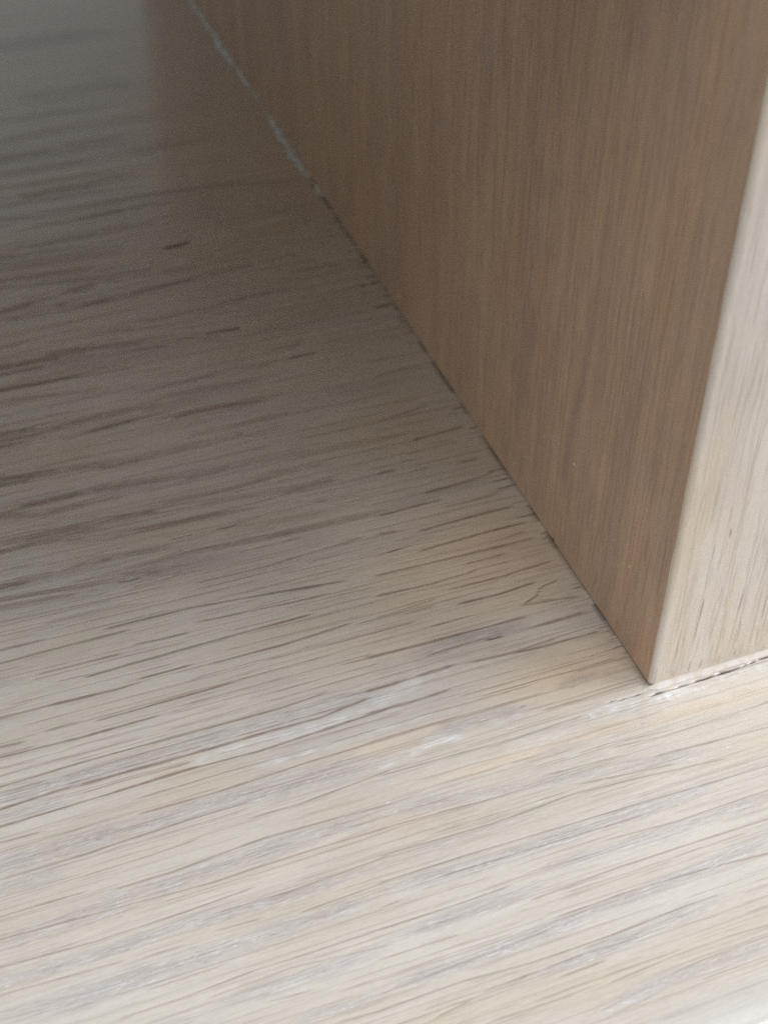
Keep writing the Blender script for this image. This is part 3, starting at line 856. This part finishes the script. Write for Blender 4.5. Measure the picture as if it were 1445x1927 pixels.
# ------------------------------------------------------------------ the board above the compartment, resting on the panel
def rounded_board(x0, x1, y0, y1, z0, z1, r):
    pr = []
    for cy, cz, a0 in ((y0+r, z0+r, 180), (y1-r, z0+r, 270), (y1-r, z1-r, 0), (y0+r, z1-r, 90)):
        for k in range(5):
            a = math.radians(a0+k*22.5)
            pr.append((cy+r*math.cos(a), cz+r*math.sin(a)))
    pr.append(pr[0])
    xs_ = np.linspace(x0, x1, 12)
    P_ = np.zeros((len(pr), len(xs_), 3))
    P_[..., 0] = xs_[None, :]
    P_[..., 1] = np.array([p[0] for p in pr])[:, None]
    P_[..., 2] = np.array([p[1] for p in pr])[:, None]
    return P_
upper = obj('shelf_board', grid_mesh('upper_board', rounded_board(-260, 200, 2.0, 252, HGT+0.05, HGT+19, 1.3), {}), oak_shelf,
            label='upper oak shelf board resting on top of the upright panel, shading the compartment', category='shelf')

# ------------------------------------------------------------------ dried filler along the joints (parts of the panel)
def bead(name, axis_pts, section, material, noise, closed_ends=True):
    """section(t, i) -> list of (out, z) points from the floor to the panel; axis_pts: list of (base xy, outward xy)"""
    rows_ = []
    for i, ((bx, by), (ox, oy)) in enumerate(axis_pts):
        sec = section(i/(len(axis_pts)-1))
        rows_.append([(bx+ox*d, by+oy*d, z) for d, z in sec])
    P_ = np.array(rows_)
    ns_ = P_.shape[0]
    k = noise*np.stack([smooth_noise(ns_, 2.5) for _ in range(P_.shape[1])], 1)
    k[:, 0] *= 0.6; k[:, -1] = 0
    ox = np.array([a[1][0] for a in axis_pts])[:, None]; oy = np.array([a[1][1] for a in axis_pts])[:, None]
    P_[..., 0] += ox*k; P_[..., 1] += oy*k
    P_[:, 1:, 2] += 0.5*noise*np.stack([smooth_noise(ns_, 2.5) for _ in range(P_.shape[1]-1)], 1)
    return obj(name, grid_mesh(name, P_, {}), material, parent=panel)

def back_bead(y0, y1, widths, n, label):
    yy = np.linspace(y0, y1, n)
    wt = np.linspace(0, 1, len(widths))
    lump = smooth_noise(n, 3)*0.14 + smooth_noise(n, 9)*0.12
    def sec(t):
        i = int(round(t*(n-1)))
        w = max(0.04, 0.84*np.interp(t, wt, widths)*(1+1.9*lump[i]))
        return [(w*math.cos(a)**0.8, -0.02+0.75*w*math.sin(a)) for a in np.linspace(0, math.pi/2, 7)]
    o = bead('filler_bead', [((0.05, y), (-1.0, 0.0)) for y in yy], sec, white_filler, 0.035)
    o['label'] = label
back_bead(215, 139, [0.9, 0.95, 1.05, 0.95, 1.15, 1.3, 0.6, 0.45, 0.2], 150, 'white dried filler bead along the far half of the joint')
back_bead(140, 114, [0.15, 0.55, 0.95, 0.95, 0.8, 1.1, 1.0, 0.3], 80, 'short white filler bead nearer along the joint')
back_bead(112.5, 107.5, [0.2, 0.6, 0.5, 0.15], 18, 'crumb of pale filler at the end of the bead')
# fillet in front of the panel, its lip lifting off the shelf along a thin crack
n_ = 110
xx_ = np.linspace(-0.9, 18.6, n_)
lip = 0.06*smooth_noise(n_, 4)
def front_sec(t):
    i = int(round(t*(n_-1)))
    e = min(1.0, (t*19.5)/1.6+0.02)
    w = 0.62+0.8*lip[i]
    return [(0.05+w*e*d, 0.015+z*e) for d, z in ((0.92, -0.03), (0.94, 0.05), (0.80, 0.12), (0.45, 0.18), (0.12, 0.34), (0.0, 0.42))]
fb = bead('filler_fillet', [((x, 0.05), (0.0, -1.0)) for x in xx_], front_sec, pale_filler, 0.018)
fb['label'] = 'thin pale filler fillet along the foot of the front edge, cracked along its lip'

# ------------------------------------------------------------------ specks of dust stuck on the side of the panel
import bmesh
for (y, z, r, mname) in ((34.2, 3.3, 0.12, 'p'), (7.2, 11.1, 0.17, 'p'), (20.6, 14.1, 0.14, 'p'), (30.5, 8.4, 0.10, 'p'), (23.2, 0.5, 0.15, 'd')):
    bm = bmesh.new()
    bmesh.ops.create_icosphere(bm, subdivisions=2, radius=r*MM)
    for v_ in bm.verts:
        v_.co *= 1+0.25*math.sin(v_.co.x*2.3e4+v_.co.y*1.7e4+y)
        v_.co.x *= 0.5
        v_.co += Vector((-0.02, y, z))*MM
    me_ = bpy.data.meshes.new('dust_speck'); bm.to_mesh(me_); bm.free()
    obj('dust_speck', me_, dust_mat if mname == 'p' else dark_speck, parent=panel)
